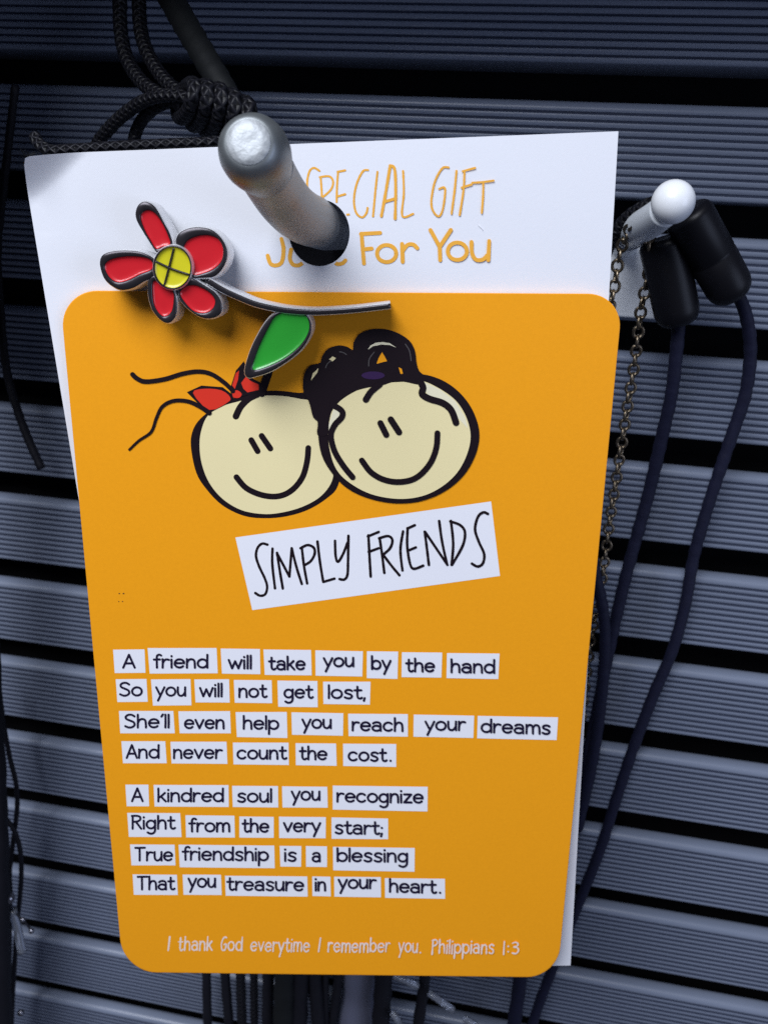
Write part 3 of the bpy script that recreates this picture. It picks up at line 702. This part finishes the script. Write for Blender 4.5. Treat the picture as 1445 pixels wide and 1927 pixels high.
# ================================================================== white plastic hook
pf = PW.at(1180, 470, 0.0)
ph = tag(empty('plastic_hook', pf), 'white plastic display hook with ball tip beside the white card', 'hook')
pp = [PW.at(1172, 470, -0.001), PW.at(1176, 448, 0.004), PW.at(1190, 436, 0.010), PW.at(1218, 420, 0.0160), PW.at(1252, 396, 0.0215)]
mb = MB(); Pp = catmull(pp, 8); tube(mb, Pp, [0.00185+0.0003*math.sin(i/len(Pp)*3.0) for i in range(len(Pp))], 24); mb.build('stem', M['milky'], ph)
for dd in (0.0075, 0.0092):
    mb = MB(); i0 = min(range(len(Pp)), key=lambda i: abs(-Pp[i].y-dd)); t = (Pp[i0+1]-Pp[i0-1]).normalized()
    rev(mb, Pp[i0], t, [(-0.0002, 0.0021), (0, 0.00228), (0.0003, 0.00228), (0.0005, 0.0021)], 24); mb.build('collar', M['milky'], ph)
mb = MB(); bc = PW.at(1266, 380, 0.0225); R0 = 0.00258
rev(mb, bc-Vector((0, R0, 0)), (0, 1, 0), [(R0*(1-math.cos(math.pi*i/20)), R0*math.sin(math.pi*i/20)) for i in range(21)], 36)
mb.build('ball_tip', M['white_plastic'], ph)
a, b = PW.at(1128, 462, 0.0), PW.at(1243, 606, 0.0)
mb = MB(); box(mb, a.x, b.x, -0.0013, 0.003, b.z+0.0004, a.z)
pl = mb.build('wall_plate', M['white_plastic'], ph, smooth=False)
mod = pl.modifiers.new('bevel', 'BEVEL'); mod.width = 0.0004; mod.segments = 3

# ================================================================== necklace with two black clasps on the plastic hook
neck = tag(empty('cord_necklace', PW.at(1290, 450, 0.012)), 'navy cord necklace with two black barrel clasps hanging beside the plastic hook', 'necklace')
def capsule(name, A, B, r, mat, parent, taper=0.9, seam=None):
    A, B = Vector(A), Vector(B); ax = B-A; L = ax.length; mb = MB(); pr_ = []
    for i in range(9):
        t = math.pi/2*i/8; pr_.append((r*0.35*(1-math.cos(t)), r*(0.62+0.38*math.sin(t))))
    if seam:
        s = L*seam; pr_ += [(s-0.0002, r), (s, r*0.955), (s+0.0002, r)]
    for i in range(9):
        t = math.pi/2*i/8; pr_.append((L-r*0.75*(1-math.sin(t)), r*taper*(0.40+0.60*math.cos(t))))
    rev(mb, A, ax, pr_, 28); return mb.build(name, mat, parent)
capsule('clasp', PW.at(1290, 396, 0.0150), PW.at(1382, 560, 0.0118), 0.0031, M['black_plastic'], neck, 0.98, 0.52)
capsule('clasp', PW.at(1244, 448, 0.0125), PW.at(1278, 612, 0.0115), 0.0031, M['black_plastic'], neck, 0.98)
def wcord(pts, rpx, mat, name=None, parent=None, h=None, n=10, rb=None):
    """cord through points (x, y, h): h in mm in front of the wall"""
    Q = [PW.at(p[0], p[1], p[2]*MM) for p in pts]; Q = catmull(Q, 8); k = len(Q)
    def dep(v): return (v-CAM).dot(cam2world((0, 0, 1)))
    R = [((rpx+((rb or rpx)-rpx)*i/(k-1))*dep(q)/FPX)*(1+0.05*math.sin(i*2.1)+random.uniform(-.03, .03)) for i, q in enumerate(Q)]
    mb = MB(); tube(mb, Q, R, n)
    return mb.build(name, mat, parent) if name else (mb, Q)
wcord([(1382,545,11.5),(1402,590,10),(1411,660,8),(1402,740,6.5),(1376,820,5.5),(1352,890,5),(1326,970,4.5),(1304,1050,4),(1288,1140,4),(1264,1225,4),(1228,1310,4),(1192,1405,4),(1160,1500,4),(1128,1600,4),(1092,1690,4),(1052,1790,4),(1010,1900,4),(985,1990,4)], 12.2, M['navy_cord'], 'cord', neck, rb=9)
wcord([(1277,600,11.5),(1272,660,10.5),(1263,740,9),(1243,830,7),(1222,920,5.5),(1200,1000,5),(1178,1080,5),(1157,1170,5),(1140,1250,5),(1118,1360,5),(1090,1480,5),(1055,1600,5)], 12.6, M['navy_cord'], 'cord', neck, rb=10)

# flat dark strand between that cord and the card
ms = wcord([(1112,1040,9),(1122,1090,9),(1133,1140,8.5),(1138,1200,8),(1134,1280,7.5),(1124,1370,7),(1110,1450,6.5),(1085,1560,6)], 11, M['navy_cord'], 'leather_cord', None)
tag(ms, 'short dark strand hugging the right edge of the orange card', 'cord')

# black braided loop on the plastic hook
mb, Q = wcord([(1120,520,9),(1140,470,10),(1162,432,11.5),(1190,404,13.5),(1225,384,15),(1262,378,14.5),(1290,400,11)], 14, M['braid'])
tag(mb.build('braided_cord', M['braid']), 'glossy black braided loop slung over the white plastic hook', 'cord')

# ================================================================== bronze chain over the plastic hook
def chain(path, link_len, wire, name):
    Q = catmull(path, 14); mb = MB(); acc = 0; i = 0; L = [0]
    for a, b in zip(Q, Q[1:]): L.append(L[-1]+(b-a).length)
    step = link_len*0.74; s = 0; flip = 0
    while s < L[-1]-link_len:
        j = max(i_ for i_ in range(len(L)) if L[i_] <= s+1e-12)
        if j >= len(Q)-1: break
        t = (Q[j+1]-Q[j]).normalized(); p = Q[j].lerp(Q[j+1], (s-L[j])/max(L[j+1]-L[j], 1e-9))
        view = (p-CAM).normalized(); sx = t.cross(view).normalized(); sz = sx.cross(t).normalized()
        ang = (0.25 if flip else 1.35)+random.uniform(-0.15, 0.15); w = sx*math.cos(ang)+sz*math.sin(ang)
        nn = 18; ring = []
        for k in range(nn):
            a = 2*math.pi*k/nn; ring.append(p+t*(math.cos(a)*(link_len/2-wire*0.5))+w*(math.sin(a)*link_len*0.37))
        nrm = t.cross(w).normalized(); V = []
        for k in range(nn):
            c = ring[k]; tg = (ring[(k+1) % nn]-ring[k-1]).normalized(); b2 = tg.cross(nrm)
            for q in range(6):
                a = 2*math.pi*q/6; V.append(c+(nrm*math.cos(a)+b2*math.sin(a))*wire)
        mb.add(V, [(k*6+q, k*6+(q+1) % 6, ((k+1) % nn)*6+(q+1) % 6, ((k+1) % nn)*6+q) for k in range(nn) for q in range(6)])
        s += step; flip ^= 1
    return mb
ch_pts = [(1100,700,10),(1125,640,10.5),(1146,580,11),(1157,530,11.5),(1163,490,12),(1173,452,13),(1190,425,15.5),(1206,420,16.5),(1220,445,15),(1224,485,13),(1217,530,11.5),(1206,580,10.5),(1199,640,9.5),(1191,700,8.5),(1181,760,8),(1170,830,7.5),(1158,910,7),(1147,980,7),(1138,1050,7),(1130,1105,7),(1115,1180,7),(1102,1280,7),(1090,1380,7)]
mb = chain([PW.at(x, y, h*MM) for x, y, h in ch_pts], 0.00188, 0.00024, 'chain')
tag(mb.build('chain_necklace', M['bronze']), 'fine bronze chain looped over the white plastic hook beside the card', 'chain')

# ================================================================== knotted cords above the card
kn = tag(empty('knotted_cord', PW.at(420, 215, 0.03)), 'black braided cords gathered in a thick knot behind the steel hook', 'cord')
wcord([(226,-60,12),(226,0,14),(228,60,16),(240,112,18),(268,155,21),(305,180,24),(350,200,27)], 13.5, M['braid'], 'loop', kn, n=14)
wcord([(262,-60,12),(262,0,14),(266,60,16),(282,108,19),(310,150,22),(345,180,25),(375,205,28)], 13.5, M['braid'], 'loop', kn, n=14)
wcord([(388,205,29),(350,184,29),(310,180,28),(272,190,26),(238,212,24),(208,240,22),(184,272,20),(170,320,18)], 12, M['braid'], 'loop', kn, n=14)
wcord([(395,215,28),(350,195,26),(315,193,25),(285,208,24),(264,232,22),(253,262,21),(246,310,19)], 11.5, M['braid'], 'loop', kn, n=14)
mb = MB()
for i in range(5):                                         # the knot: overlapping turns of cord
    u = i/4
    cx, cy = 352+u*98, 190+u*36
    ring = [PW.at(cx+math.cos(a)*(10+5*u)-math.sin(a)*13, cy+math.sin(a)*(30+8*math.sin(u*3))+math.cos(a)*8, (28+4*math.cos(a+0.6))*MM) for a in [2*math.pi*j/28 for j in range(29)]]
    tube(mb, ring, 0.00098, 12, caps=False)
tube(mb, catmull([PW.at(340,186,27*MM), PW.at(390,205,28*MM), PW.at(440,222,28*MM), PW.at(480,245,27*MM), PW.at(520,290,24*MM), PW.at(560,360,20*MM), PW.at(600,440,14*MM)], 8), [0.0016]*49, 14)
mb.build('knot', M['braid'], kn)
st = wcord([(290,-60,10),(318,-10,14),(352,50,20),(390,115,25),(428,180,28),(462,240,27),(500,320,22)], 24, M['strap'], 'black_strap', None, n=16)
tag(st, 'thick smooth black strap slanting down to the knot behind the steel hook', 'strap')
# braided cord running along the top edge of the white card, with a frayed end
tc = tag(empty('frayed_cord', PC.at(250, 280, -0.003)), 'thin braided cord lying along the top edge behind the white card, one end frayed', 'cord')
Q = catmull([PC.at(x, y, h*MM) for x, y, h in ((66,256,-4.4),(76,272,-3.6),(98,284,-2.6),(140,282,-2.2),(220,277,-2.2),(300,273,-2.2),(380,270,-2.4),(440,270,-3.5),(500,300,-6))], 8)
mb = MB(); tube(mb, Q, [0.00062]*len(Q), 14); mb.build('cord', M['braid'], tc)
mb = MB()
for i in range(9):
    x0, y0 = 50+random.uniform(-6, 10), 296+random.uniform(-8, 8)
    x1, y1 = x0-random.uniform(2, 14), y0-random.uniform(8, 26)
    tube(mb, catmull([PC.at(x0+18, y0-6, -0.0028), PC.at(x0, y0, -0.0026), PC.at((x0+x1)/2+random.uniform(-6, 6), (y0+y1)/2, -0.0024), PC.at(x1, y1, -0.0022)], 5), 0.000022, 5)
mb.build('frayed_fibres', M['strap'], tc)

# ================================================================== cords hanging down the left edge of the picture
GL = 'black cords hanging down the left edge'
def left_cord(pts, r, label, mat='cord', rb=None):
    return tag(wcord(pts, r, M[mat], 'hanging_cord', None, rb=rb), label, 'cord', GL)
left_cord([(30,160,12),(10,330,11),(-4,470,10),(2,590,9),(12,690,8),(30,760,8),(52,822,8),(79,882,8)], 7.5, 'short black cord with a cut end left of the orange card', rb=8)
left_cord([(-40,120,17),(-36,400,17),(-32,800,17),(-24,1100,16),(-10,1400,16),(-3,1600,16),(0,1800,16),(4,2000,16)], 17, 'thickest black cord down the left edge of the picture', rb=21)
left_cord([(-72,120,15),(-68,500,15),(-58,900,14),(-44,1300,14),(-32,1700,14),(-26,2000,14)], 20, 'black cord added just beyond the left edge to widen the shadow there')  # extra cord out of view, added for a wider shadow on the wall
left_cord([(-2,1280,6),(6,1350,6),(18,1420,6),(31,1475,6),(33,1520,6),(26,1580,6),(19,1640,6),(20,1690,6),(18,1800,6),(14,1990,6)], 4.5, 'thin black cord bowing out beside the poem near the left edge')
left_cord([(-8,1490,8),(8,1535,8),(26,1560,8),(38,1596,8),(41,1640,8),(38,1690,8),(34,1730,8),(26,1850,8),(20,1990,8)], 4.5, 'thin black cord crossing another above the shiny beads')
bs = tag(empty('beaded_strand', PW.at(18, 1710, 0.012)), 'dark beaded strand with clear dangling pieces at the lower left', 'beads')
wcord([(2,1560,14),(10,1640,14),(18,1700,14),(14,1780,14),(8,1900,14),(8,2000,14)], 5, M['cord'], 'cord', bs)
for x, y, r, h in ((19,1690,12,15),(14,1722,9,15),(44,1731,6,14),(60,1752,6,14),(9,1770,11,15),(10,1912,12,14),(40,1906,8,13),(4,1850,13,15),(22,1940,11,14)):
    mb = MB(); c = PW.at(x, y, h*MM); rr = r*0.14/FPX
    rev(mb, c-Vector((0, 0, rr*1.1)), (0, 0, 1), [(rr*1.1*(1-math.cos(math.pi*i/12)), rr*math.sin(math.pi*i/12)) for i in range(13)], 18)
    mb.build('bead', M['bead'], bs)
wcord([(24,1712,14),(34,1750,13.5),(42,1790,13)], 8, M['clear'], 'clear_tube', bs)
wcord([(20,1712,14),(44,1731,14),(60,1752,14)], 2, M['cord'], 'link_wire', bs)

# ================================================================== things hanging below the cards
GB = 'dark cords hanging below the cards'
def low_cord(xs, h, r, label, mat='cord', rb=None):
    pts = [(xs[0]-(xs[1]-xs[0])*0.6, 1560, h), (xs[0]-(xs[1]-xs[0])*0.2, 1700, h), (xs[0], 1830, h), (xs[1], 1935, h), (xs[1]+(xs[1]-xs[0])*0.4, 2010, h)]
    return tag(wcord(pts, r, M[mat], 'dangling_cord', None, rb=rb), label, 'cord', GB)
low_cord((389,391), 7, 8.5, 'leftmost thin black cord hanging below the orange card')
low_cord((424,432), 8, 9, 'second thin black cord from the left hanging below the orange card')
low_cord((453,456), 9, 9, 'black cord just left of the two close cords below the orange card', 'braid')
low_cord((478,479), 9, 7.5, 'fourth thin cord from the left below the orange card', 'braid')
low_cord((505,504), 10, 11, 'black cord at the left side of the thick black mass below the card')
low_cord((536,534), 12, 20, 'broadest black strap hanging below the orange card', 'strap')
low_cord((566,562), 11, 16, 'black cord in the middle of the thick black mass below the card')
low_cord((592,600), 10, 13, 'black cord at the right side of the thick black mass below the card')
low_cord((612,612), 9, 7, 'thin black cord left of the frosted plastic tube')
low_cord((638,624), 8, 9, 'black cord slanting across in front of the frosted tube edge')
low_cord((722,716), 10, 17, 'thick black cord just right of the frosted plastic tube')
low_cord((800,786), 9, 11, 'black cord between the clear plastic fasteners')
low_cord((979,966), 6, 13, 'black cord below the lower right part of the orange card', 'navy_cord')
ft = MB(); Q = catmull([PW.at(x, y, 5*MM) for x, y in ((678,1790), (676,1850), (672,1900), (668,1960), (666,2010))], 8)
tube(ft, Q, [0.0034+0.0003*math.sin(i*0.45) for i in range(len(Q))], 24)
tag(ft.build('plastic_tube', M['frosted']), 'frosted plastic tube hanging among black cords below the orange card', 'tube')
for (x0, y0, x1, y1, lab) in ((742,1836,786,1856,'upper clear plastic fastener below the orange card'), (806,1868,852,1900,'lower clear plastic fastener below the orange card'), (738,1905,752,1925,'clear plastic nub beside the thick black cord at the bottom edge'), (874,1918,896,1930,'clear plastic nub at the bottom edge right of the fasteners')):
    ob = wcord([(x0,y0,12),((x0+x1)/2,(y0+y1)/2,12.5),(x1,y1,12)], 6.5, M['clear'], 'plastic_fastener', None, n=6)
    tag(ob, lab, 'fastener', 'clear plastic fasteners below the card')
